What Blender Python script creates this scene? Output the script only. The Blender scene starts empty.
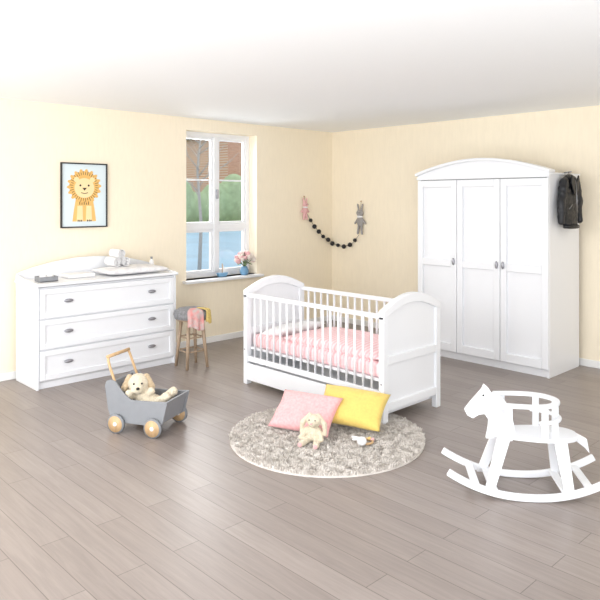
import bpy, bmesh, math, random
from mathutils import Vector, Matrix, Euler, noise
random.seed(4)
S=bpy.context.scene
COL=S.collection
try:
    S.view_settings.view_transform='Standard'
    S.view_settings.look='None'
except Exception: pass

# ---------------------------------------------------------------- materials
def lin(c):
    r=[]
    for v in c[:3]:
        v=v/255.
        r.append(v/12.92 if v<=.04045 else ((v+.055)/1.055)**2.4)
    return (r[0],r[1],r[2],1)
def mat(name,rgb,rough=.5,metal=0,noise_amt=0,nscale=20,bump=0,bscale=60,sheen=0,stretch=(1,1,1),rgb2=None,spec=.5):
    m=bpy.data.materials.new(name);m.use_nodes=True
    nt=m.node_tree;b=nt.nodes['Principled BSDF']
    b.inputs['Base Color'].default_value=lin(rgb)
    b.inputs['Roughness'].default_value=rough
    b.inputs['Metallic'].default_value=metal
    b.inputs['Specular IOR Level'].default_value=spec
    if sheen: b.inputs['Sheen Weight'].default_value=sheen
    tc=nt.nodes.new('ShaderNodeTexCoord');mp=nt.nodes.new('ShaderNodeMapping')
    mp.inputs['Scale'].default_value=stretch
    nt.links.new(tc.outputs['Object'],mp.inputs['Vector'])
    if noise_amt or rgb2:
        n=nt.nodes.new('ShaderNodeTexNoise');n.inputs['Scale'].default_value=nscale;n.inputs['Detail'].default_value=5
        nt.links.new(mp.outputs[0],n.inputs['Vector'])
        mx=nt.nodes.new('ShaderNodeMix');mx.data_type='RGBA'
        c=lin(rgb);k=1-noise_amt
        mx.inputs['A'].default_value=c
        mx.inputs['B'].default_value=lin(rgb2) if rgb2 else (c[0]*k,c[1]*k,c[2]*k,1)
        rp=nt.nodes.new('ShaderNodeMapRange');rp.inputs['From Min'].default_value=.35;rp.inputs['From Max'].default_value=.65
        nt.links.new(n.outputs['Fac'],rp.inputs['Value']);nt.links.new(rp.outputs[0],mx.inputs['Factor'])
        nt.links.new(mx.outputs['Result'],b.inputs['Base Color'])
    if bump:
        n2=nt.nodes.new('ShaderNodeTexNoise');n2.inputs['Scale'].default_value=bscale;n2.inputs['Detail'].default_value=4
        nt.links.new(mp.outputs[0],n2.inputs['Vector'])
        bp=nt.nodes.new('ShaderNodeBump');bp.inputs['Strength'].default_value=bump;bp.inputs['Distance'].default_value=.01
        nt.links.new(n2.outputs['Fac'],bp.inputs['Height']);nt.links.new(bp.outputs[0],b.inputs['Normal'])
    return m
M_wall=mat('wall_paint',(253,241,218),.9,noise_amt=.03,nscale=14,bump=.12,bscale=30,stretch=(3,3,.5),spec=.1)
M_ceil=mat('ceiling_paint',(252,253,254),.9,bump=.03,bscale=80,spec=.1)
M_white=mat('white_lacquer',(240,241,244),.32,bump=.01,bscale=40)
M_base=mat('baseboard_white',(246,245,243),.4,bump=.01)
M_pewter=mat('brushed_steel',(172,172,178),.42,.75,noise_amt=.15,nscale=80)
M_wood=mat('beech_wood',(212,176,132),.5,noise_amt=.18,nscale=12,stretch=(4,4,.6))
M_woodD=mat('stool_leg_wood',(176,152,128),.5,noise_amt=.2,nscale=12,stretch=(4,4,.6))
M_grey=mat('grey_paint',(140,142,146),.5,noise_amt=.04,bump=.02)
M_black=mat('black_frame',(35,35,38),.4,bump=.01)
M_leather=mat('black_leather',(24,25,31),.42,noise_amt=.4,nscale=30,bump=.6,bscale=25)
M_zip=mat('zip_metal',(170,170,175),.3,1.0,noise_amt=.3,nscale=200)
M_cream=mat('cream_plush',(234,220,194),.95,noise_amt=.15,nscale=70,bump=1,bscale=120,sheen=.3)
M_tan=mat('tan_plush',(212,188,154),.95,noise_amt=.15,nscale=70,bump=1,bscale=120,sheen=.3)
M_pinkpl=mat('pink_plush',(236,186,186),.95,noise_amt=.1,nscale=70,bump=.8,bscale=120)
M_greypl=mat('grey_plush',(172,168,166),.95,noise_amt=.15,nscale=70,bump=.8,bscale=120)
M_eye=mat('toy_eye',(20,16,14),.15,bump=.001)
M_pinkc=mat('pink_cushion_fabric',(234,166,168),.9,nscale=60,bump=.35,bscale=14,sheen=.2,rgb2=(242,186,186))
M_yelc=mat('yellow_cushion_fabric',(234,204,112),.9,noise_amt=.08,nscale=60,bump=.3,bscale=16,sheen=.2)
M_whitefab=mat('white_cotton',(243,242,242),.9,bump=.3,bscale=18)
M_pattern=mat('changing_mat_print',(246,245,244),.6,nscale=22,rgb2=(228,226,228),bump=.1)
M_knit=mat('grey_knit',(150,150,152),.95,noise_amt=.3,nscale=50,bump=1,bscale=70)
M_knit2=mat('blanket_knit',(200,190,186),.95,nscale=18,rgb2=(226,150,146),bump=1,bscale=70)
M_yelk=mat('yellow_knit',(234,206,128),.95,noise_amt=.2,nscale=50,bump=1,bscale=70)
M_paper=mat('poster_paper',(222,234,238),.7,bump=.01)
M_lmane=mat('poster_orange',(234,186,108),.7,bump=.01)
M_lface=mat('poster_cream',(250,222,170),.7,bump=.01)
M_lbody=mat('poster_gold',(238,192,116),.7,bump=.01)
M_ldark=mat('poster_brown',(70,52,42),.7,bump=.01)
M_blueitem=mat('blue_paint',(120,165,200),.3,bump=.01)
M_bead=mat('black_bead',(22,22,26),.35,bump=.01)
M_string=mat('string',(70,60,55),.8,bump=.01)
M_leafg=mat('leaf_green',(130,158,110),.7,noise_amt=.2)
M_petal=mat('pink_petal',(240,190,192),.8,noise_amt=.12,nscale=60,bump=.6,bscale=90)
M_petalw=mat('white_petal',(248,236,226),.8,noise_amt=.1,nscale=60,bump=.6,bscale=90)

def mat_stripes():
    m=mat('pink_striped_bedding',(250,205,208),.9,bump=.3,bscale=12)
    nt=m.node_tree;b=nt.nodes['Principled BSDF']
    tc=nt.nodes.new('ShaderNodeTexCoord');w=nt.nodes.new('ShaderNodeTexWave')
    w.wave_type='BANDS';w.bands_direction='Y';w.inputs['Scale'].default_value=9;w.inputs['Distortion'].default_value=.3
    nt.links.new(tc.outputs['Object'],w.inputs['Vector'])
    mx=nt.nodes.new('ShaderNodeMix');mx.data_type='RGBA'
    mx.inputs['A'].default_value=lin((245,196,200));mx.inputs['B'].default_value=lin((250,224,225))
    nt.links.new(w.outputs['Fac'],mx.inputs['Factor']);nt.links.new(mx.outputs['Result'],b.inputs['Base Color'])
    return m
M_stripe=mat_stripes()

def mat_floor():
    m=bpy.data.materials.new('laminate_planks');m.use_nodes=True
    nt=m.node_tree;L=nt.links;b=nt.nodes['Principled BSDF']
    tc=nt.nodes.new('ShaderNodeTexCoord');mp=nt.nodes.new('ShaderNodeMapping')
    mp.inputs['Rotation'].default_value=(0,0,math.radians(90))
    L.new(tc.outputs['Object'],mp.inputs['Vector'])
    br=nt.nodes.new('ShaderNodeTexBrick')
    br.inputs['Scale'].default_value=1;br.inputs['Brick Width'].default_value=1.25;br.inputs['Row Height'].default_value=.14
    br.inputs['Mortar Size'].default_value=.002;br.inputs['Mortar Smooth'].default_value=.3
    br.inputs['Color1'].default_value=lin((153,142,136));br.inputs['Color2'].default_value=lin((143,132,126))
    br.inputs['Mortar'].default_value=lin((108,99,94))
    br.offset=.37
    L.new(mp.outputs[0],br.inputs['Vector'])
    mp2=nt.nodes.new('ShaderNodeMapping');mp2.inputs['Scale'].default_value=(18,1.1,1)
    L.new(tc.outputs['Object'],mp2.inputs['Vector'])
    n=nt.nodes.new('ShaderNodeTexNoise');n.inputs['Scale'].default_value=2.2;n.inputs['Detail'].default_value=8;n.inputs['Roughness'].default_value=.65
    n.inputs['Distortion'].default_value=.6
    L.new(mp2.outputs[0],n.inputs['Vector'])
    rp=nt.nodes.new('ShaderNodeMapRange');rp.inputs['From Min'].default_value=.3;rp.inputs['From Max'].default_value=.7
    rp.inputs['To Min'].default_value=.84;rp.inputs['To Max'].default_value=1.08
    L.new(n.outputs['Fac'],rp.inputs['Value'])
    mx=nt.nodes.new('ShaderNodeVectorMath');mx.operation='SCALE'
    L.new(br.outputs['Color'],mx.inputs[0]);L.new(rp.outputs[0],mx.inputs['Scale'])
    L.new(mx.outputs[0],b.inputs['Base Color'])
    b.inputs['Roughness'].default_value=.35
    bp=nt.nodes.new('ShaderNodeBump');bp.inputs['Strength'].default_value=.1;bp.inputs['Distance'].default_value=.004
    L.new(n.outputs['Fac'],bp.inputs['Height']);L.new(bp.outputs[0],b.inputs['Normal'])
    return m
M_floor=mat_floor()
def mat_brick():
    m=bpy.data.materials.new('brick_facade');m.use_nodes=True
    nt=m.node_tree;b=nt.nodes['Principled BSDF']
    tc=nt.nodes.new('ShaderNodeTexCoord');mp=nt.nodes.new('ShaderNodeMapping');mp.inputs['Rotation'].default_value=(math.radians(90),0,0)
    br=nt.nodes.new('ShaderNodeTexBrick');br.inputs['Scale'].default_value=1.5
    br.inputs['Color1'].default_value=lin((200,150,125));br.inputs['Color2'].default_value=lin((186,136,114));br.inputs['Mortar'].default_value=lin((205,182,168))
    nt.links.new(tc.outputs['Object'],mp.inputs[0]);nt.links.new(mp.outputs[0],br.inputs['Vector']);nt.links.new(br.outputs['Color'],b.inputs['Base Color'])
    b.inputs['Roughness'].default_value=.9
    return m
M_brick=mat_brick()
def mat_glass():
    m=bpy.data.materials.new('window_glass');m.use_nodes=True
    nt=m.node_tree;nt.nodes.clear()
    o=nt.nodes.new('ShaderNodeOutputMaterial');t=nt.nodes.new('ShaderNodeBsdfTransparent');g=nt.nodes.new('ShaderNodeBsdfGlossy');x=nt.nodes.new('ShaderNodeMixShader')
    g.inputs['Roughness'].default_value=.02;x.inputs[0].default_value=.04
    nt.links.new(t.outputs[0],x.inputs[1]);nt.links.new(g.outputs[0],x.inputs[2]);nt.links.new(x.outputs[0],o.inputs[0])
    return m
M_glass=mat_glass()
M_rug=mat('shag_rug_wool',(230,223,216),1.0,nscale=9,rgb2=(214,207,199),spec=.1)

# ---------------------------------------------------------------- helpers
def empty(name,loc=(0,0,0),rz=0):
    e=bpy.data.objects.new(name,None);e.location=loc;e.rotation_euler=(0,0,rz);e.empty_display_size=.1
    COL.objects.link(e);return e
def obj(name,me,m,parent=None,smooth=False):
    o=bpy.data.objects.new(name,me);COL.objects.link(o)
    if m: me.materials.append(m)
    if smooth:
        for p in me.polygons:p.use_smooth=True
    if parent: o.parent=parent
    return o
def bev(o,w,seg=2):
    md=o.modifiers.new('bevel','BEVEL');md.width=w;md.segments=seg;md.limit_method='ANGLE';md.angle_limit=math.radians(40)
def box(name,c,s,m,parent=None,b=.004,rot=None):
    bm=bmesh.new();bmesh.ops.create_cube(bm,size=1)
    bmesh.ops.scale(bm,vec=s,verts=bm.verts)
    me=bpy.data.meshes.new(name);bm.to_mesh(me);bm.free()
    o=obj(name,me,m,parent);o.location=c
    if rot:o.rotation_euler=rot
    if b:bev(o,min(b,min(s)*.4))
    return o
def bx(name,x0,x1,y0,y1,z0,z1,m,parent=None,b=.004):
    return box(name,((x0+x1)/2,(y0+y1)/2,(z0+z1)/2),(abs(x1-x0),abs(y1-y0),abs(z1-z0)),m,parent,b)
def prism(name,pts,axis,lo,hi,m,parent=None,b=.004,smooth=False):
    def P(p,t):
        return {'x':(t,p[0],p[1]),'y':(p[0],t,p[1]),'z':(p[0],p[1],t)}[axis]
    n=len(pts);vs=[P(p,lo) for p in pts]+[P(p,hi) for p in pts]
    fs=[list(range(n))[::-1],list(range(n,2*n))]+[[i,(i+1)%n,n+(i+1)%n,n+i] for i in range(n)]
    me=bpy.data.meshes.new(name);me.from_pydata(vs,[],fs)
    bm=bmesh.new();bm.from_mesh(me);bmesh.ops.recalc_face_normals(bm,faces=bm.faces);bm.to_mesh(me);bm.free()
    o=obj(name,me,m,parent)
    if b:bev(o,b)
    return o
def band(name,A_,B_,axis,lo,hi,m,parent=None,b=.004):
    """solid band between two equal-length 2D paths, built from quads"""
    def P(p,t):
        return {'x':(t,p[0],p[1]),'y':(p[0],t,p[1]),'z':(p[0],p[1],t)}[axis]
    n=len(A_);vs=[];fs=[]
    for a,c in zip(A_,B_): vs+=[P(a,lo),P(a,hi),P(c,hi),P(c,lo)]
    for i in range(n-1):
        for k in range(4):
            l=(k+1)%4;fs.append([4*i+k,4*i+l,4*i+4+l,4*i+4+k])
    fs.append([0,1,2,3]);fs.append([4*n-4,4*n-3,4*n-2,4*n-1])
    me=bpy.data.meshes.new(name);me.from_pydata(vs,[],fs)
    bm=bmesh.new();bm.from_mesh(me);bmesh.ops.recalc_face_normals(bm,faces=bm.faces);bm.to_mesh(me);bm.free()
    o=obj(name,me,m,parent)
    if b:bev(o,b)
    return o
def rings(name,pts,rads,m,parent=None,seg=12,closed=False,flat=None):
    pts=[Vector(p) for p in pts];n=len(pts);vs=[];fs=[]
    up=Vector((0,0,1));prev=None
    for i,p in enumerate(pts):
        if closed: t=(pts[(i+1)%n]-pts[i-1])
        else: t=pts[min(i+1,n-1)]-pts[max(i-1,0)]
        t.normalize()
        if prev is None:
            a=up.cross(t)
            if a.length<.1:a=Vector((1,0,0)).cross(t)
        else:
            a=prev-t*prev.dot(t)
        a.normalize();prev=a;c=t.cross(a)
        r=rads[i] if isinstance(rads,(list,tuple)) else rads
        for k in range(seg):
            g=2*math.pi*k/seg
            vs.append(p+a*math.cos(g)*r*(flat[0] if flat else 1)+c*math.sin(g)*r*(flat[1] if flat else 1))
    rng=n if closed else n-1
    for i in range(rng):
        j=(i+1)%n
        for k in range(seg):
            l=(k+1)%seg
            fs.append([i*seg+k,i*seg+l,j*seg+l,j*seg+k])
    if not closed:
        fs.append(list(range(seg))[::-1]);fs.append([(n-1)*seg+k for k in range(seg)])
    me=bpy.data.meshes.new(name);me.from_pydata([tuple(v) for v in vs],[],fs)
    bm=bmesh.new();bm.from_mesh(me);bmesh.ops.recalc_face_normals(bm,faces=bm.faces);bm.to_mesh(me);bm.free()
    return obj(name,me,m,parent,smooth=True)
def rod(name,a,b,r,m,parent=None,r2=None,seg=14):
    return rings(name,[a,b],[r,r2 if r2 else r],m,parent,seg)
def strip(name,path,w,lo,hi,axis,m,parent=None,b=.004):
    up=[];dn=[]
    for i,p in enumerate(path):
        q=path[min(i+1,len(path)-1)];r=path[max(i-1,0)]
        t=Vector((q[0]-r[0],q[1]-r[1])).normalized();nn=Vector((-t.y,t.x))
        up.append((p[0]+nn.x*w/2,p[1]+nn.y*w/2));dn.append((p[0]-nn.x*w/2,p[1]-nn.y*w/2))
    return band(name,up,dn,axis,lo,hi,m,parent,b)
def fused(name,prims,vox,m,parent=None,sm=4,disp=0):
    bm=bmesh.new()
    for p in prims:
        if p[0]=='e':
            mtx=Matrix.Translation(p[1])
            if len(p)>3: mtx=mtx@Euler(p[3]).to_matrix().to_4x4()
            mtx=mtx@Matrix.Diagonal((p[2][0],p[2][1],p[2][2],1))
            bmesh.ops.create_uvsphere(bm,u_segments=20,v_segments=12,radius=1,matrix=mtx)
        else:
            a=Vector(p[1]);b=Vector(p[2]);n=max(3,int((b-a).length/(min(p[3],p[4])*.45)))
            for i in range(n+1):
                t=i/n;r=p[3]*(1-t)+p[4]*t
                bmesh.ops.create_uvsphere(bm,u_segments=14,v_segments=8,radius=r,matrix=Matrix.Translation(a.lerp(b,t)))
    me=bpy.data.meshes.new(name);bm.to_mesh(me);bm.free()
    o=obj(name,me,m,parent,True)
    r=o.modifiers.new('remesh','REMESH');r.mode='VOXEL';r.voxel_size=vox;r.use_smooth_shade=True
    s=o.modifiers.new('smooth','SMOOTH');s.iterations=sm
    if disp:
        t=bpy.data.textures.new(name+'_fur','CLOUDS');t.noise_scale=.018
        d=o.modifiers.new('fur','DISPLACE');d.texture=t;d.strength=disp;d.mid_level=.5
    return o
def ell(name,c,r,m,parent,rot=(0,0,0)):
    bm=bmesh.new();bmesh.ops.create_uvsphere(bm,u_segments=20,v_segments=12,radius=1)
    bmesh.ops.scale(bm,vec=r,verts=bm.verts)
    me=bpy.data.meshes.new(name);bm.to_mesh(me);bm.free()
    o=obj(name,me,m,parent,True);o.location=c;o.rotation_euler=rot;return o
def cushion(name,w,l,t,m,parent=None,loc=(0,0,0),rot=(0,0,0),n=28,seed=0):
    vs=[];fs=[]
    def h(x,y):
        e=max(0,(1-abs(x)**3.2))*max(0,(1-abs(y)**3.2))
        return e**.5
    idx={}
    for side in (1,-1):
        for i in range(n+1):
            for j in range(n+1):
                x=-1+2*i/n;y=-1+2*j/n
                edge=(i in(0,n) or j in(0,n))
                if edge and side==-1:
                    idx[(side,i,j)]=idx[(1,i,j)];continue
                px=x*(1-.07*(1-y*y)*abs(x)**2);py=y*(1-.07*(1-x*x)*abs(y)**2)
                z=h(x,y)*t/2*side
                z+=noise.noise(Vector((x*2.1+seed,y*2.1,seed)))*t*.12*(0 if edge else 1)*h(x,y)
                idx[(side,i,j)]=len(vs);vs.append((px*w/2,py*l/2,z))
        for i in range(n):
            for j in range(n):
                f=[idx[(side,i,j)],idx[(side,i+1,j)],idx[(side,i+1,j+1)],idx[(side,i,j+1)]]
                fs.append(f if side==1 else f[::-1])
    me=bpy.data.meshes.new(name);me.from_pydata(vs,[],fs)
    o=obj(name,me,m,parent,True);o.location=loc;o.rotation_euler=rot
    return o

# ---------------------------------------------------------------- room
H=2.5;R0=-7.2
bx('floor',R0,.3,R0,.3,-.1,0,M_floor,b=0)
bx('ceiling',R0,.3,R0,.3,H,H+.1,M_ceil,b=0)
def joined_boxes(name,bl,m):
    bm=bmesh.new()
    for (x0,x1,y0,y1,z0,z1) in bl:
        bmesh.ops.create_cube(bm,size=1,matrix=Matrix.Translation(((x0+x1)/2,(y0+y1)/2,(z0+z1)/2))@Matrix.Diagonal((x1-x0,y1-y0,z1-z0,1)))
    me=bpy.data.meshes.new(name);bm.to_mesh(me);bm.free();return obj(name,me,m)
wx0,wx1,wz0,wz1=-2.31,-1.31,.72,2.37
joined_boxes('wall_back',[(R0,wx0,0,.26,0,H),(wx1,.3,0,.26,0,H),(wx0,wx1,0,.26,0,wz0),(wx0,wx1,0,.26,wz1,H)],M_wall)
bx('wall_right',0,.26,R0,0,0,H,M_wall,b=0)
bx('baseboard_back',R0,-.015,-.015,0,0,.07,M_base,b=.004)
bx('baseboard_right',-.015,0,R0,0,0,.07,M_base,b=.004)

# window
W=empty('window_1',((wx0+wx1)/2,.17,wz0))
ww=wx1-wx0;wh=wz1-wz0;hw=ww/2
def wb(n,x0,x1,z0,z1,y0=-.03,y1=.03): return bx(n,x0,x1,y0,y1,z0,z1,M_white,W,.004)
wb('frame_left',-hw,-hw+.05,0,wh);wb('frame_right',hw-.05,hw,0,wh);wb('frame_top',-hw+.05,hw-.05,wh-.05,wh);wb('frame_bottom',-hw+.05,hw-.05,0,.05)
wb('mullion',-.03,.03,.05,wh-.05,-.04,.03)
zt=.57
wb('transom_left',-hw+.05,-.03,zt-.03,zt+.03,-.035);wb('transom_right',.03,hw-.05,zt-.03,zt+.03,-.035)
k=0
for xa,xb in ((-hw+.05,-.03),(.03,hw-.05)):
    for za,zb in ((.05,zt-.03),(zt+.03,wh-.05)):
        k+=1;t=.03
        bx('sash_%d_l'%k,xa,xa+t,-.02,.02,za,zb,M_white,W,.003);bx('sash_%d_r'%k,xb-t,xb,-.02,.02,za,zb,M_white,W,.003)
        bx('sash_%d_b'%k,xa+t,xb-t,-.02,.02,za,za+t,M_white,W,.003);bx('sash_%d_t'%k,xa+t,xb-t,-.02,.02,zb-t,zb,M_white,W,.003)
        bx('glass_%d'%k,xa+t,xb-t,-.003,.003,za+t,zb-t,M_glass,W,0)
bx('glazing_bar_r',.06,hw-.08,-.012,.012,1.10,1.118,M_white,W,.002)
bx('glazing_bar_l',-hw+.08,-.06,-.012,.012,1.10,1.118,M_white,W,.002)
box('handle',(.0,-.06,.95),(.02,.03,.11),M_pewter,W,.006)
bx('window_sill_board',-hw-.05,hw+.05,-.25,-.03,-.03,.0,M_white,W,.006)

# exterior
B=empty('brick_building',(62,62,-1.5))
bx('facade',-16.0,14,0,10,0,11.5,M_brick,B,0)
prism('roof',[(-16.7,11.5),(14.7,11.5),(12,13.6),(-13.5,13.6)],'y',-.5,10.5,M_grey,B,0)
for i in range(5):
    for j in range(3):
        bx('pane_%d_%d'%(i,j),-13+i*5,-11.2+i*5,-.1,.05,1.5+j*3.4,3.8+j*3.4,M_white,B,0)
M_lake=mat('lake_water',(160,198,222),.5,noise_amt=.15,nscale=.3)
bx('lake',-60,160,1.5,52,-1.7,-1.5,M_lake,None,0)
M_lawn=mat('lawn_grass',(150,172,126),.95,noise_amt=.2,nscale=.6)
bx('lawn',-60,160,52,220,-1.7,-1.5,M_lawn,None,0)
M_hedge=mat('tree_foliage',(168,190,150),.9,noise_amt=.25,nscale=1.2)
hd=[]
for i in range(15):
    rz=1.7+.8*abs(math.sin(i*2.3))+.7*abs(math.sin(i*.9))
    hd.append(('e',(24+i*2.7,0,rz),(2.2,1.5,rz)))
    hd.append(('e',(25+i*2.7,.3,rz*.8),(1.5,1.6,rz*.8)))
HD=empty('distant_trees',(-6,56,-1.49));fused('foliage',hd,.3,M_hedge,HD,1)
T=empty('bare_tree',(7.7,14,-1.495))
M_bark=mat('bark',(180,174,170),.9,noise_amt=.2)
rings('trunk',[(0,0,0),(.1,0,2.2),(0,.1,4.2),(.2,0,6.5)],[.08,.06,.045,.02],M_bark,T,8)
for i in range(16):
    z=3.2+i*.2;an=random.uniform(0,6.28);l=random.uniform(1.,1.8)
    p=Vector((.05,.05,z));q=p+Vector((math.cos(an)*l*.5,math.sin(an)*l*.5,.5));r=q+Vector((math.cos(an+.5)*l*.5,math.sin(an+.5)*l*.5,.6))
    rings('branch_%d'%i,[p,q,r],[.025,.014,.006],M_bark,T,6)
    r2=q+Vector((math.cos(an-.9)*l*.4,math.sin(an-.9)*l*.4,.3));rings('twig_%d'%i,[q,r2],[.012,.005],M_bark,T,5)

# ---------------------------------------------------------------- dresser
def knob(name,c,ax,parent,vert=False):
    if ax=='y': r=(.042,.014,.016) if not vert else (.016,.014,.036)
    else: r=(.014,.042,.016) if not vert else (.014,.016,.036)
    ell(name,c,r,M_pewter,parent)
def framed_panel(name,parent,axis,pos,a0,a1,z0,z1,fw,out):
    def bb(n,p,q,a,b_,c,d,m=M_white,bb_=.003):
        if axis=='y': bx(n,a,b_,pos-q,pos-p,c,d,m,parent,bb_)
        else: bx(n,pos-q,pos-p,a,b_,c,d,m,parent,bb_)
    bb(name+'_slab',0,out*.45,a0,a1,z0,z1)
    bb(name+'_stile_a',out*.4,out,a0,a0+fw,z0,z1);bb(name+'_stile_b',out*.4,out,a1-fw,a1,z0,z1)
    bb(name+'_rail_a',out*.4,out,a0+fw,a1-fw,z0,z0+fw);bb(name+'_rail_b',out*.4,out,a0+fw,a1-fw,z1-fw,z1)
D=empty('changing_table_dresser',(-3.465,0,0))
hx=.685;yb=-.06
bx('carcass',-hx+.01,hx-.01,-.50,yb,.06,.86,M_white,D,.003)
bx('side_left',-hx,-hx+.022,-.52,yb,0,.87,M_white,D,.003);bx('side_right',hx-.022,hx,-.52,yb,0,.87,M_white,D,.003)
bx('plinth',-hx+.022,hx-.022,-.49,-.45,0,.06,M_white,D,.002)
zz=[(.075,.323),(.337,.583),(.597,.845)]
for i,(a,b_) in enumerate(zz):
    framed_panel('drawer_%d'%(i+1),D,'y',-.50,-hx+.028,hx-.028,a,b_,.045,.026)
    for s in (-1,1): knob('handle_%d_%s'%(i+1,'l' if s<0 else 'r'),(s*.41,-.53,(a+b_)/2+.01),'y',D)
bx('top_board',-hx-.012,hx+.012,-.545,yb+.004,.868,.892,M_white,D,.006)
N=24
arch=[(-hx+2*hx*i/N,.945+.115*math.sin(math.pi*i/N)**.8) for i in range(N+1)]
prism('back_rail',[(-hx,.89)]+arch+[(hx,.89)],'y',-.085,-.06,M_white,D,.005)
for s in (-1,1):
    lip=[(-.085,.89),(-.085,.945)]+[(-.085-.42*t/8,.945-.045*(t/8)**.6) for t in range(1,9)]+[(-.505,.89)]
    prism('side_lip_%s'%('l' if s<0 else 'r'),lip,'x',s*hx-.01,s*hx+.01,M_white,D,.004)

# things on dresser
cushion('changing_mat',.66,.36,.075,M_pattern,None,(-3.16,-.31,.931),(0,0,0),seed=2)
TR=empty('storage_tray',(-4.0,-.36,.893))
bx('bottom',-.08,.08,-.06,.06,0,.008,M_grey,TR,.002)
for n_,a in (('f',(-.08,.08,-.06,-.052)),('b',(-.08,.08,.052,.06)),('l',(-.08,-.072,-.052,.052)),('r',(.072,.08,-.052,.052))):
    bx('wall_'+n_,a[0],a[1],a[2],a[3],0,.045,M_grey,TR,.002)
ell('cotton_ball_a',(-.03,0,.035),(.032,.032,.028),M_whitefab,TR);ell('cotton_ball_b',(.035,.005,.035),(.03,.03,.028),M_whitefab,TR)
TW=empty('rolled_towels',(-3.27,-.26,1.016))
for i,(xx,zz_) in enumerate(((-.048,.0),(.048,.0),(.0,.075))):
    pts=[]
    for t in range(44):
        g=t*.42;r=.006+.0009*t;pts.append((xx+r*math.cos(g),zz_+r*math.sin(g)))
    strip('roll_%d'%i,pts,.006,-.09,.09,'y',M_whitefab,TW,0)
box('folded_muslin',(-3.66,-.24,.91),(.26,.2,.034),M_whitefab,None,.015)
BTt=empty('baby_lotion_bottle',(-2.825,-.14,.893))
rings('bottle',[(0,0,0),(0,0,.01),(0,0,.09),(0,0,.1),(0,0,.11)],[.019,.021,.021,.014,.01],M_whitefab,BTt);rod('cap',(0,0,.11),(0,0,.13),.011,M_grey,BTt)

# ---------------------------------------------------------------- lion picture
P=empty('lion_picture',(-3.485,0,1.645))
pw,ph=.235,.31
for n_,a in (('left',(-pw,-pw+.012,-ph,ph)),('right',(pw-.012,pw,-ph,ph)),('top',(-pw+.012,pw-.012,ph-.012,ph)),('bottom',(-pw+.012,pw-.012,-ph,-ph+.012))):
    bx('frame_'+n_,a[0],a[1],-.026,-.001,a[2],a[3],M_black,P,.002)
bx('print_sheet',-pw+.012,pw-.012,-.012,-.002,-ph+.012,ph-.012,M_paper,P,0)
def flat(name,pts,lay,m): return prism(name,pts,'y',-.0125-.0008*lay,-.012,m,P,0)
def ellp(cx_,cz,rx,rz,n=32,a0=0,a1=2*math.pi): return [(cx_+rx*math.cos(a0+(a1-a0)*i/n),cz+rz*math.sin(a0+(a1-a0)*i/n)) for i in range(n)]
flat('lion_body',[(-.08,.0),(.08,.0),(.105,-.14),(.12,-.25),(-.12,-.25),(-.105,-.14)],1,M_lbody)
mane=[]
for i in range(72):
    g=2*math.pi*i/72;r=.168 if i%4<2 else .146
    mane.append((r*math.cos(g)*1.03,.085+r*math.sin(g)))
flat('lion_mane',mane,2,M_lmane)
for i in range(36):
    g=2*math.pi*(i+.5)/36;c,s=math.cos(g),math.sin(g);r0=.112;r1=.150 if i%2 else .138;w=.0022
    flat('mane_stroke_%d'%i,[(r0*c-w*s,.085+r0*s+w*c),(r0*c+w*s,.085+r0*s-w*c),(r1*c+w*s,.085+r1*s-w*c),(r1*c-w*s,.085+r1*s+w*c)],3,M_ldark)
flat('lion_face',ellp(0,.07,.100,.096),4,M_lface)
for s in (-1,1):
    flat('ear_%d'%s,ellp(s*.080,.150,.026,.026,16),5,M_lface)
    flat('eye_%d'%s,ellp(s*.042,.095,.010,.010,12),6,M_ldark)
    flat('leg_%d'%s,[(s*.02,-.10),(s*.07,-.10),(s*.078,-.25),(s*.015,-.25)],5,M_lface)
    for j in range(3): flat('toe_%d_%d'%(s,j),ellp(s*.047+(j-1)*.018,-.243,.006,.010,10),6,M_ldark)
flat('nose',[(-.022,.072),(.022,.072),(0,.045)],6,M_ldark)
flat('mouth',[(-.035,.022),(0,.014),(.035,.022),(.035,.028),(0,.021),(-.035,.028)],6,M_ldark)
for i in range(5): flat('chest_stroke_%d'%i,[(-.05+i*.022,-.06-.01*(i%2)),(-.045+i*.022,-.06-.01*(i%2)),(-.045+i*.022,-.09),(-.05+i*.022,-.09)],6,M_ldark)

# ---------------------------------------------------------------- wardrobe
A=empty('three_door_wardrobe',(0,-2.61,0))
fx=-.70;hy_=.71
M_gapshade=mat('wardrobe_gap_shade',(150,150,154),.8,bump=.01)  # shade between the white doors, painted as grey on the carcass behind
bx('carcass',fx+.024,-.07,-hy_+.01,hy_-.01,.07,1.82,M_gapshade,A,.003)
bx('side_near',fx+.01,-.06,-hy_,-hy_+.022,0,1.83,M_white,A,.003);bx('side_far',fx+.01,-.06,hy_-.022,hy_,0,1.83,M_white,A,.003)
bx('plinth',fx+.03,fx+.06,-hy_+.022,hy_-.022,0,.07,M_white,A,.002)
dw=(2*hy_-.018)/3
for i in range(3):
    a0=-hy_+.003+i*(dw+.006);a1=a0+dw
    nm='door_leaf_%d'%(i+1);fw=.062;pos=fx+.022;out=.032
    bx(nm+'_slab',pos-out*.3,pos,a0,a1,.078,1.80,M_white,A,.002)
    bx(nm+'_stile_a',pos-out,pos-out*.25,a0,a0+fw,.078,1.80,M_white,A,.005);bx(nm+'_stile_b',pos-out,pos-out*.25,a1-fw,a1,.078,1.80,M_white,A,.005)
    for j,(c,d) in enumerate(((.078,.16),(.93,1.0),(1.73,1.80))):
        bx(nm+'_rail_%d'%j,pos-out,pos-out*.25,a0+fw,a1-fw,c,d,M_white,A,.005)
    ky={2:a0+.03,1:a0+.03,0:a1-.03}[i]
    knob('handle_%d'%i,(pos-out-.008,ky,.985),'x',A,True)
N=28
ar=[(-hy_-.02+(2*hy_+.04)*i/N,1.845+.135*math.sin(math.pi*i/N)**.9) for i in range(N+1)]
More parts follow.
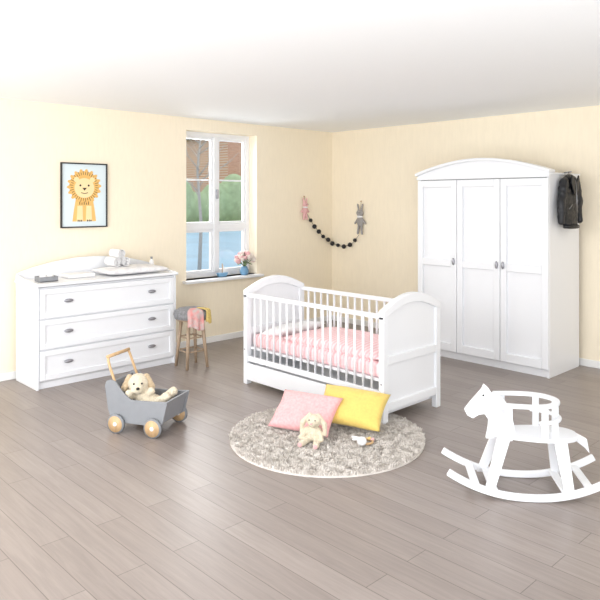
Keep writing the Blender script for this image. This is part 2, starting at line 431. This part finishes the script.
prism('crown_board',[(-hy_-.005,1.815)]+[(max(-hy_-.005,min(hy_+.005,p[0])),p[1]) for p in ar]+[(hy_+.005,1.815)],'x',fx,fx+.03,M_white,A,.003)
strip('crown_moulding',[(p[0],p[1]+.012) for p in ar],.03,fx-.035,fx+.09,'x',M_white,A,.008)
bx('crown_lower_bead',fx-.016,fx+.01,-hy_-.008,hy_+.008,1.806,1.828,M_white,A,.004)
bx('top_board',fx+.03,-.06,-hy_-.01,hy_+.01,1.83,1.85,M_white,A,.004)

# jacket
J=empty('leather_jacket',(-.40,-3.323,1.36))
rod('hook',(0,.0,.49),(0,-.07,.50),.006,M_pewter,J)
rings('hanging_loop',[(-.03,-.045,.455),(-.01,-.05,.5),(.01,-.05,.5),(.03,-.045,.455)],.003,M_leather,J,6)
pr=[]
for i in range(9):
    t=i/8;z=.03+.40*t;wd=.135+.02*math.sin(t*3)
    if t>.85: wd=.11
    pr.append(('e',(0,-.055,z),(wd,.042,.045)))
pr+=[('e',(0,-.055,.45),(.06,.035,.03)),
 ('c',(-.12,-.055,.40),(-.185,-.06,.22),.044,.038),('c',(-.185,-.06,.22),(-.20,-.065,.04),.038,.029),
 ('c',(.12,-.055,.40),(.175,-.06,.22),.044,.038),('c',(.175,-.06,.22),(.19,-.06,.05),.038,.029)]
jb=fused('shell',pr,.008,M_leather,J,2,.02)
jb.modifiers['fur'].texture.noise_scale=.06
prism('lapel_l',[(-.01,.40),(-.07,.47),(-.09,.40),(-.02,.28)],'y',-.112,-.098,M_leather,J,.004)
prism('lapel_r',[(.02,.40),(.07,.47),(.09,.40),(.03,.28)],'y',-.112,-.098,M_leather,J,.004)
rings('zip',[(.01,-.105,.42),(.02,-.112,.25),(.03,-.11,.02)],.004,M_zip,J,6)
rings('pocket_zip',[(-.11,-.10,.16),(-.06,-.108,.20)],.004,M_zip,J,6)
rings('waistband',[(-.13,-.06,.0),(-.08,-.095,-.005),(0,-.103,-.005),(.08,-.095,-.005),(.13,-.06,.0)],.018,M_leather,J,8)

# ---------------------------------------------------------------- cot bed
Cb=empty('cot_bed',(-2.40,-2.31,0))
cx2=.35;cy2=.78
def end_panel(nm,yo,yi):
    N=28
    def arc(z0,dz,x0): return [(-x0+2*x0*i/N,z0+dz*math.sin(math.pi*i/N)) for i in range(N+1)]
    top=arc(.812,.105,cx2);inn=arc(.752,.095,cx2)
    lo,hi=min(yo,yi),max(yo,yi)
    for s in(-1,1):
        a,b_=sorted((s*cx2,s*(cx2-.055)))
        bx(nm+'_post_%s'%('l' if s<0 else 'r'),a,b_,lo,hi,0,.775,M_white,Cb,.004)
    band(nm+'_arch_rail',top,inn,'y',lo-.003,hi+.003,M_white,Cb,.005)
    bx(nm+'_mid_rail',-cx2+.055,cx2-.055,lo,hi,.43,.49,M_white,Cb,.005)
    bx(nm+'_low_rail',-cx2+.055,cx2-.055,lo,hi,.10,.16,M_white,Cb,.005)
    m_=(lo+hi)/2
    band(nm+'_panel',[(p[0]*.9,p[1]+.02) for p in inn],[(p[0]*.9,.12) for p in inn],'y',m_-.005,m_+.005,M_white,Cb,0)
end_panel('foot_end',-cy2,-cy2+.045);end_panel('head_end',cy2-.045,cy2)
for s,nm in((-1,'front'),(1,'rear')):
    a,b_=sorted((s*(cx2-.008),s*(cx2-.04)))
    yy0,yy1=-cy2+.045,cy2-.045
    bx(nm+'_top_rail',a,b_,yy0,yy1,.755,.79,M_white,Cb,.008)
    bx(nm+'_bottom_rail',a,b_,yy0,yy1,.20,.245,M_white,Cb,.006)
    ns=17
    for i in range(ns):
        y=yy0+(i+1)*(yy1-yy0)/(ns+1)
        rod(nm+'_slat_%d'%(i+1),(s*(cx2-.024),y,.24),(s*(cx2-.024),y,.76),.0095,M_white,Cb,seg=8)
bx('drawer_front',-cx2+.0,-cx2+.02,-cy2+.05,cy2-.05,.04,.185,M_white,Cb,.004)
bx('drawer_box',-cx2+.03,cx2-.03,-cy2+.06,cy2-.06,.055,.16,M_white,Cb,.004)
bx('bed_base',-cx2+.045,cx2-.045,-cy2+.05,cy2-.05,.30,.32,M_white,Cb,.003)
box('mattress',(0,0,.375),(.59,1.46,.11),M_stripe,Cb,.03)
for y in(-cy2+.02,cy2-.02): 
    ell('bolt_%d'%int(y*100),(-cx2-.001,y,.30),(.004,.008,.008),M_pewter,Cb)
cushion('duvet',.60,1.05,.12,M_stripe,Cb,(0,-.17,.455),seed=5)
cushion('pillow',.5,.34,.10,M_whitefab,Cb,(0,.52,.465),(-.25,0,0),seed=8)

# ---------------------------------------------------------------- stool
ST=empty('round_stool',(-2.745,-.735,0))
sh=.035
for i in range(4):
    g=math.radians(40+90*i);c,s=math.cos(g),math.sin(g)
    rod('leg_%d'%(i+1),(c*.155,s*.155,0),(c*.10,s*.10,.43+sh),.014,M_woodD,ST,.019)
for z,r in((.16,.133),(.29,.118)):
    for i in range(4):
        g=math.radians(40+90*i);g2=g+math.pi/2
        rod('stretcher_%d_%d'%(int(z*100),i),(math.cos(g)*r,math.sin(g)*r,z),(math.cos(g2)*r,math.sin(g2)*r,z),.007,M_woodD,ST,seg=8)
rings('seat_board',[(0,0,.42+sh),(0,0,.445+sh)],.15,M_woodD,ST,32)
rings('knitted_pad',[(0,0,.425+sh),(0,0,.435+sh),(0,0,.47+sh),(0,0,.505+sh),(0,0,.525+sh),(0,0,.53+sh)],[.135,.162,.174,.162,.125,.05],M_knit,ST,36)
def drape(name,parent,m,g0,wid,top,length,r=.178):
    vs=[];fs=[];nu,nv=12,14
    for i in range(nu+1):
        for j in range(nv+1):
            uu=(i/nu-.5);t=j/nv
            g=g0+uu*wid/r
            if t<.3:
                rr=r*(.3+.7*t/.3);z=top+.004-.012*(t/.3)**3
            else:
                rr=r+.004+.012*math.sin(uu*16)*min(1,(t-.3)*2);z=top-.008-(t-.3)/.7*length*(1+.12*math.sin(uu*5))
            vs.append((rr*math.cos(g),rr*math.sin(g),z))
    for i in range(nu):
        for j in range(nv):
            a=i*(nv+1)+j;fs.append([a,a+1,a+nv+2,a+nv+1])
    me=bpy.data.meshes.new(name);me.from_pydata(vs,[],fs);o=obj(name,me,m,parent,True)
    sd=o.modifiers.new('thick','SOLIDIFY');sd.thickness=.009
    su=o.modifiers.new('sub','SUBSURF');su.levels=1;su.render_levels=1
    return o
drape('draped_blanket',ST,M_knit2,math.radians(-112),.16,.532+sh,.17)
drape('draped_scarf',ST,M_yelk,math.radians(-62),.08,.534+sh,.13,.182)

# ---------------------------------------------------------------- rug
def rug():
    cx_,cy_,r=-3.17,-2.94,.65
    vs=[];fs=[]
    n=64
    for z in(0.001,.012):
        for i in range(n):
            g=2*math.pi*i/n;vs.append((r*math.cos(g),r*math.sin(g),z))
    fs.append(list(range(n,2*n)));fs.append(list(range(n))[::-1])
    for i in range(n):fs.append([i,(i+1)%n,n+(i+1)%n,n+i])
    for q in range(46000):
        rr=r*math.sqrt(random.random());g=random.uniform(0,2*math.pi)
        x,y=rr*math.cos(g),rr*math.sin(g)
        cn=noise.noise(Vector((x*26,y*26,0)));dx=noise.noise(Vector((x*24,y*24,5)))*.024;dy=noise.noise(Vector((x*24,y*24,9)))*.024
        hgt=.022+.009*cn+random.uniform(-.004,.004)
        a=random.uniform(0,math.pi);w=.003;wxx,wyy=w*math.cos(a),w*math.sin(a)
        dx+=random.uniform(-.010,.010);dy+=random.uniform(-.010,.010)
        k=len(vs)
        vs.extend([(x-wxx,y-wyy,.010),(x+wxx,y+wyy,.010),(x+wxx+dx*.4,y+wyy+dy*.4,.010+hgt*.7),(x-wxx+dx*.4,y-wyy+dy*.4,.010+hgt*.7),(x+dx,y+dy,.010+hgt)])
        fs.append([k,k+1,k+2,k+3]);fs.append([k+3,k+2,k+4])
    me=bpy.data.meshes.new('round_shag_rug');me.from_pydata(vs,[],fs)
    o=obj('round_shag_rug',me,M_rug);o.location=(cx_,cy_,0)
rug()

# ---------------------------------------------------------------- cushions
cushion('pink_cushion',.46,.31,.12,M_pinkc,None,(-3.22,-2.785,.145),(math.radians(38),0,math.radians(-72)),seed=1)
cushion('yellow_cushion',.48,.32,.12,M_yelc,None,(-2.968,-2.985,.172),(math.radians(33),math.radians(3),math.radians(-66)),seed=3)

# ---------------------------------------------------------------- plush bunny
BN=empty('plush_bunny',(-3.355,-3.0,.030),math.radians(-64));BN.scale=(.84,.84,.84)
fused('body',[('e',(0,.0,.075),(.055,.05,.07)),('e',(.01,-.02,.175),(.058,.052,.05)),('e',(.012,-.065,.165),(.03,.028,.025)),
 ('c',(-.045,-.01,.10),(-.085,-.06,.05),.022,.018),('c',(.045,-.01,.10),(.085,-.06,.05),.022,.018),
 ('c',(-.035,-.02,.03),(-.06,-.12,.02),.028,.024),('c',(.035,-.02,.03),(.06,-.12,.02),.028,.024),
 ('c',(-.03,0,.21),(-.085,-.01,.15),.018,.022),('c',(-.085,-.01,.15),(-.095,-.02,.08),.022,.014),
 ('c',(.04,0,.21),(.09,-.01,.15),.018,.022),('c',(.09,-.01,.15),(.10,-.02,.08),.022,.014)],.005,M_cream,BN,4,.004)
ell('nose',(.012,-.094,.172),(.009,.006,.007),M_pinkpl,BN)
for s in(-1,1): ell('eye_%d'%s,(.01+s*.024,-.066,.19),(.005,.005,.005),M_eye,BN)
ell('sole_l',(-.062,-.143,.022),(.018,.004,.018),M_pinkpl,BN);ell('sole_r',(.062,-.143,.022),(.018,.004,.018),M_pinkpl,BN)

RT=empty('ring_rattle_toy',(-3.13,-3.25,.033),.6)
rings('ring',[(.045*math.cos(2*math.pi*i/20),.045*math.sin(2*math.pi*i/20),.012) for i in range(20)],.008,M_wood,RT,8,closed=True)
fused('toy_head',[('e',(-.05,.02,.03),(.034,.032,.028)),('c',(-.06,.04,.045),(-.085,.07,.05),.009,.008),('c',(-.04,.04,.045),(-.045,.08,.05),.009,.008)],.004,M_whitefab,RT,3)
ell('bead_a',(.03,-.04,.014),(.014,.014,.014),M_pinkpl,RT);ell('bead_b',(.045,-.02,.014),(.013,.013,.013),M_yelk,RT)

# ---------------------------------------------------------------- cart
CA=math.radians(-63.2)
K=empty('doll_push_cart',(-3.935,-1.935,0),CA)
def side_profile():
    p=[(-.19,.07),(.17,.07),(.205,.09),(.245,.245)]
    for i in range(1,9):
        t=i/8;p.append((.245-.28*t,.245-.012*math.sin(math.pi*t*.5)))
    for i in range(1,7):
        t=i/6;p.append((-.035-.13*t,.233+.115*t**1.5))
    p+=[(-.205,.358),(-.24,.345),(-.25,.31),(-.225,.15)]
    return p
sp=side_profile()
prism('side_right',sp,'y',-.155,-.141,M_grey,K,.003);prism('side_left',sp,'y',.141,.155,M_grey,K,.003)
bx('bottom',-.19,.18,-.141,.141,.085,.099,M_grey,K,.002)
prism('front_board',[(.17,.085),(.188,.085),(.235,.238),(.218,.238)],'y',-.141,.141,M_grey,K,.002)
prism('rear_board',[(-.205,.09),(-.19,.09),(-.22,.33),(-.235,.33)],'y',-.141,.141,M_grey,K,.002)
for i,(x,s) in enumerate(((-.145,-1),(.145,-1),(-.145,1),(.145,1))):
    yc=s*.174
    rod('tyre_%d'%i,(x,yc-.011,.065),(x,yc+.011,.065),.065,M_grey,K,seg=32)
    rod('wheel_%d'%i,(x,yc-.013,.065),(x,yc+.013,.065),.055,M_wood,K,seg=32)
    rod('hub_%d'%i,(x,yc-.017,.065),(x,yc+.017,.065),.014,M_whitefab,K,seg=16)
for x in(-.145,.145): rod('axle_%d'%int(x*100),(x,-.165,.065),(x,.165,.065),.008,M_woodD,K)
for s in(-1,1):
    rings('handle_arm_%d'%s,[(-.14,s*.132,.20),(-.18,s*.132,.33),(-.225,s*.132,.44),(-.24,s*.128,.48),(-.245,s*.12,.50)],.0095,M_wood,K,10)
rod('handle_bar',(-.246,-.13,.505),(-.246,.13,.505),.012,M_wood,K)
PD=empty('plush_dog',(-3.935,-1.935,0),CA)
hc=Vector((-.07,-.02,.31));fd=Vector((.53,-.84,0)).normalized();sd=Vector((.84,.53,0)).normalized()
def q(f_,s_,z_): return tuple(hc+fd*f_+sd*s_+Vector((0,0,z_)))
fused('body',[('e',(.01,.0,.17),(.12,.08,.068)),('e',q(0,0,0),(.074,.074,.068)),('e',q(.062,0,-.022),(.042,.042,.036)),('c',tuple(hc),(-.03,0,.2),.05,.07),
 ('c',q(.03,-.055,-.09),q(.075,-.06,-.045),.027,.026),('c',q(.03,.06,-.09),q(.075,.09,-.04),.027,.026),('c',(.09,.02,.18),(.16,.07,.25),.037,.032),('c',(.09,-.03,.18),(.17,-.04,.245),.037,.032)],.006,M_cream,PD,4,.008)
for s in(-1,1):
    fused('ear_%s'%('l' if s<0 else 'r'),[('c',q(-.005,s*.058,.045),q(.0,s*.092,-.03),.022,.027)],.005,M_tan,PD,3,.005)
    ell('eye_%d'%s,q(.069,s*.027,.014),(.007,.007,.007),M_eye,PD)
ell('nose',q(.102,0,-.012),(.013,.013,.010),M_eye,PD)

# ---------------------------------------------------------------- rocking horse
R=empty('rocking_horse',(-2.945,-4.255,0),math.radians(129.2));R.scale=(.96,.96,.98)
def hp(px,py): return ((532-px)*.0055,1.6-(py-200)*.0055)
head=[hp(*p) for p in [(477,420),(471,417),(468,411),(474,403),(481,395),(486,389),(488,384),(493,388),(496,393),(504,395),(511,402),(516,412),(519,425),(521,440),(490,440),(492,430),(493,421),(489,415),(483,416)]]
prism('head_board',head,'y',-.014,.014,M_white,R,.005)
for s in(-1,1): ell('eye_%d'%s,(.245,s*.014,.525),(.006,.002,.006),M_eye,R)
rod('grip_bar',(.165,-.10,.45),(.165,.10,.45),.011,M_white,R)
seat=[]
for i in range(40):
    g=2*math.pi*i/40;x=math.cos(g);y=math.sin(g)
    seat.append((-.03+.25*x,(.12-.03*x)*(abs(y)**.8)*(1 if y>=0 else -1)))
prism('seat_board',seat,'z',.305,.327,M_white,R,.006)
gr=[(.17,.115),(.12,.122),(.06,.128)]
for i in range(17):
    g=math.radians(90+180*i/16);gr.append((.0+.165*math.cos(g),.13*math.sin(g)))
gr+=[(.06,-.128),(.12,-.122),(.17,-.115)]
strip('guard_rail_top',gr,.034,.492,.514,'z',M_white,R,.006)
strip('guard_rail_mid',[(p[0]-.012,p[1]) for p in gr[4:-4]],.028,.405,.423,'z',M_white,R,.005)
for (x,y) in ((.12,.118),(.12,-.118),(-.075,.112),(-.075,-.112),(-.158,.0)):
    bx('guard_post_%d_%d'%(int(x*100),int(y*100)),x-.018,x+.018,y-.009,y+.009,.31,.50,M_white,R,.004)
prism('tail',[(-.24,.31),(-.27,.33),(-.33,.30),(-.345,.22),(-.32,.25),(-.28,.28)],'y',-.012,.012,M_white,R,.004)
def leg(nm,x0,x1,y0,y1,s):
    w0,w1,t=.037,.026,.011
    vs=[(x0-w0,s*y0-t,.31),(x0+w0,s*y0-t,.31),(x0+w0,s*y0+t,.31),(x0-w0,s*y0+t,.31),
        (x1-w1,s*y1-t,.03),(x1+w1,s*y1-t,.03),(x1+w1,s*y1+t,.03),(x1-w1,s*y1+t,.03)]
    fs=[[0,1,2,3],[7,6,5,4],[0,4,5,1],[1,5,6,2],[2,6,7,3],[3,7,4,0]]
    me=bpy.data.meshes.new(nm);me.from_pydata(vs,[],fs)
    bm=bmesh.new();bm.from_mesh(me);bmesh.ops.recalc_face_normals(bm,faces=bm.faces);bm.to_mesh(me);bm.free()
    o=obj(nm,me,M_white,R);bev(o,.004)
for s in(-1,1):
    nm='l' if s>0 else 'r'
    leg('front_leg_'+nm,.14,.235,.07,.148,s);leg('rear_leg_'+nm,-.165,-.20,.08,.148,s)
    path=[(.02-.44+.88*i/24,.020+.12*abs((-.44+.88*i/24)/.44)**2.2) for i in range(25)]
    strip('rocker_'+nm,path,.038,s*.161-.012,s*.161+.012,'y',M_white,R,.005)
for x,z in((.31,.078),(.21,.052),(-.18,.052),(-.30,.088)):
    box('cross_slat_%d'%int(x*100),(x,0,z),(.045,.33,.014),M_white,R,.004)

# ---------------------------------------------------------------- garland
G=empty('bead_garland',(0,0,0))
zs=[(0,1.42),(.12,1.27),(.31,1.11),(.5,1.03),(.73,.99),(.88,1.03),(1.0,1.15)]
def zi(s):
    for (a,za),(b_,zb) in zip(zs,zs[1:]):
        if a<=s<=b_: return za+(zb-za)*(s-a)/(b_-a)
    return zs[-1][1]
def gp(s):
    x,y=(-.5+s,-.035) if s<.5 else (-.035,-(s-.5))
    return (min(x,-.035),min(y,-.035),zi(s))
cp=[Vector(gp(i/200)) for i in range(201)]
rings('cord',cp[::4],.003,M_string,G,6)
acc=0;nxt=.10;bi=0
for a,b_ in zip(cp,cp[1:]):
    acc+=(b_-a).length
    if acc>=nxt and bi<11:
        ell('bead_%d'%bi,b_,((.030,)*3 if bi%3 else (.025,)*3),M_bead,G);bi+=1;nxt+=.106
def hang_toy(name,loc,rz,ma,mb,sc=1):
    E=empty(name,loc,rz)
    fused('body',[('e',(0,-.03,-.17*sc),(.045*sc,.03,.06*sc)),('e',(0,-.035,-.075*sc),(.045*sc,.035,.042*sc)),
     ('c',(-.03*sc,-.03,-.14*sc),(-.075*sc,-.03,-.19*sc),.015,.012),('c',(.03*sc,-.03,-.14*sc),(.075*sc,-.03,-.19*sc),.015,.012),
     ('c',(-.02*sc,-.03,-.22*sc),(-.03*sc,-.035,-.30*sc),.017,.015),('c',(.02*sc,-.03,-.22*sc),(.03*sc,-.035,-.30*sc),.017,.015),
     ('c',(-.02*sc,-.03,-.05*sc),(-.035*sc,-.03,.02*sc),.013,.011),('c',(.02*sc,-.03,-.05*sc),(.035*sc,-.03,.02*sc),.013,.011)],.005,ma,E,3,.003)
    fused('scarf',[('e',(0,-.033,-.115*sc),(.042*sc,.036,.016*sc))],.004,mb,E,2)
    for s in(-1,1):ell('eye_%d'%s,(s*.016*sc,-.072,-.07*sc),(.004,.004,.004),M_eye,E)
    rod('loop',(0,-.02,-.03*sc),(0,-.012,.05*sc),.002,M_string,E,seg=6);ell('peg',(0,-.012,.055*sc),(.008,.012,.008),M_wood,E)
hang_toy('hanging_doll_toy',(-.53,0,1.60),0,M_pinkpl,M_whitefab,.8)
hang_toy('hanging_bunny_toy',(0,-.52,1.52),math.radians(-90),M_greypl,M_whitefab,1.15)

# ---------------------------------------------------------------- flowers on the sill
FV=empty('flower_vase',(-1.50,.0,.722))
rings('vase',[(0,0,0),(0,0,.01),(0,0,.05),(0,0,.085),(0,0,.10)],[.035,.045,.052,.04,.034],M_blueitem,FV,20)
rf=random.Random(9)
for i in range(26):
    g=rf.uniform(0,6.28);e=rf.uniform(.0,1.4);rr=.095
    c=Vector((math.cos(g)*math.cos(e)*rr*1.25,math.sin(g)*math.cos(e)*rr*.8,.165+math.sin(e)*rr*.95))
    rings('stem_%d'%i,[(0,0,.09),tuple(c*.6+Vector((0,0,.05))),tuple(c)],.003,M_leafg,FV,5)
    m_=M_petal if i%3==0 else M_petalw;br_=rf.uniform(.032,.044)
    bm=bmesh.new()
    for j in range(9):
        a=j*2.4
        mt=Matrix.Translation(c)@Euler((rf.uniform(-.3,.3),rf.uniform(-.3,.3),a)).to_matrix().to_4x4()@Matrix.Translation((br_*(.15+.06*j),0,br_*(.25-.05*j)))@Euler((0,.9-.1*j,0)).to_matrix().to_4x4()@Matrix.Diagonal((br_*.22,br_*.55,br_*.6,1))
        bmesh.ops.create_uvsphere(bm,u_segments=10,v_segments=6,radius=1,matrix=mt)
    me=bpy.data.meshes.new('bloom_%d'%i);bm.to_mesh(me);bm.free();obj('bloom_%d'%i,me,m_,FV,True)
for i in range(6):
    g=i*1.05;ell('leaf_%d'%i,(math.cos(g)*.07,math.sin(g)*.06,.135),(.035,.014,.004),M_leafg,FV,(0,.4,g))
SB=empty('wooden_toy_boat',(-1.80,.03,.722))
prism('hull',[(-.07,.045),(.07,.045),(.045,.0),(-.05,.0)],'y',-.025,.025,M_blueitem,SB,.005)
rod('mast',(0,0,.04),(0,0,.15),.004,M_wood,SB);prism('sail',[(.006,.055),(.055,.055),(.006,.145)],'y',-.002,.002,M_whitefab,SB,0)

# ---------------------------------------------------------------- light
w=bpy.data.worlds.new('sky_world');S.world=w;w.use_nodes=True
nt=w.node_tree;bg=nt.nodes['Background'];bg.inputs[0].default_value=(.96,.98,1,1);bg.inputs[1].default_value=1.36
def area(name,loc,target,size,power,col=(1,1,1),sy=None):
    l=bpy.data.lights.new(name,'AREA');l.energy=power;l.color=col;l.size=size
    if sy:l.shape='RECTANGLE';l.size_y=sy
    o=bpy.data.objects.new(name,l);COL.objects.link(o);o.location=loc
    o.rotation_euler=(Vector(target)-Vector(loc)).to_track_quat('-Z','Y').to_euler();return o
area('added_key_light',(-7.0,-3.2,2.1),(-2,-2,.6),1.8,95,sy=1.4)  # added key light out of view, not a lamp of the room
area('added_ceiling_fill',(-6.0,-6.3,.9),(-3.2,-3.4,3.3),1.6,82,(.94,.97,1))  # added unseen uplight that brightens the ceiling directly
area('added_ceiling_fill.001',(-7.1,-1.6,.7),(-4.2,-1.6,3.2),1.2,32,(.94,.97,1))  # second added uplight, for the left part of the ceiling
area('window_daylight',(-1.8,.9,2.1),(-3.0,-3,.2),1.0,70,(.97,.99,1),sy=1.3)

# ---------------------------------------------------------------- camera
cam=bpy.data.cameras.new('camera');co=bpy.data.objects.new('camera',cam);COL.objects.link(co)
co.location=(-6.361,-5.998,1.6)
co.rotation_euler=(math.radians(90),0,-math.atan2(.6932,.7207))
cam.sensor_width=36;cam.lens=39.3;cam.shift_y=-100/600.;cam.clip_end=500
S.camera=co
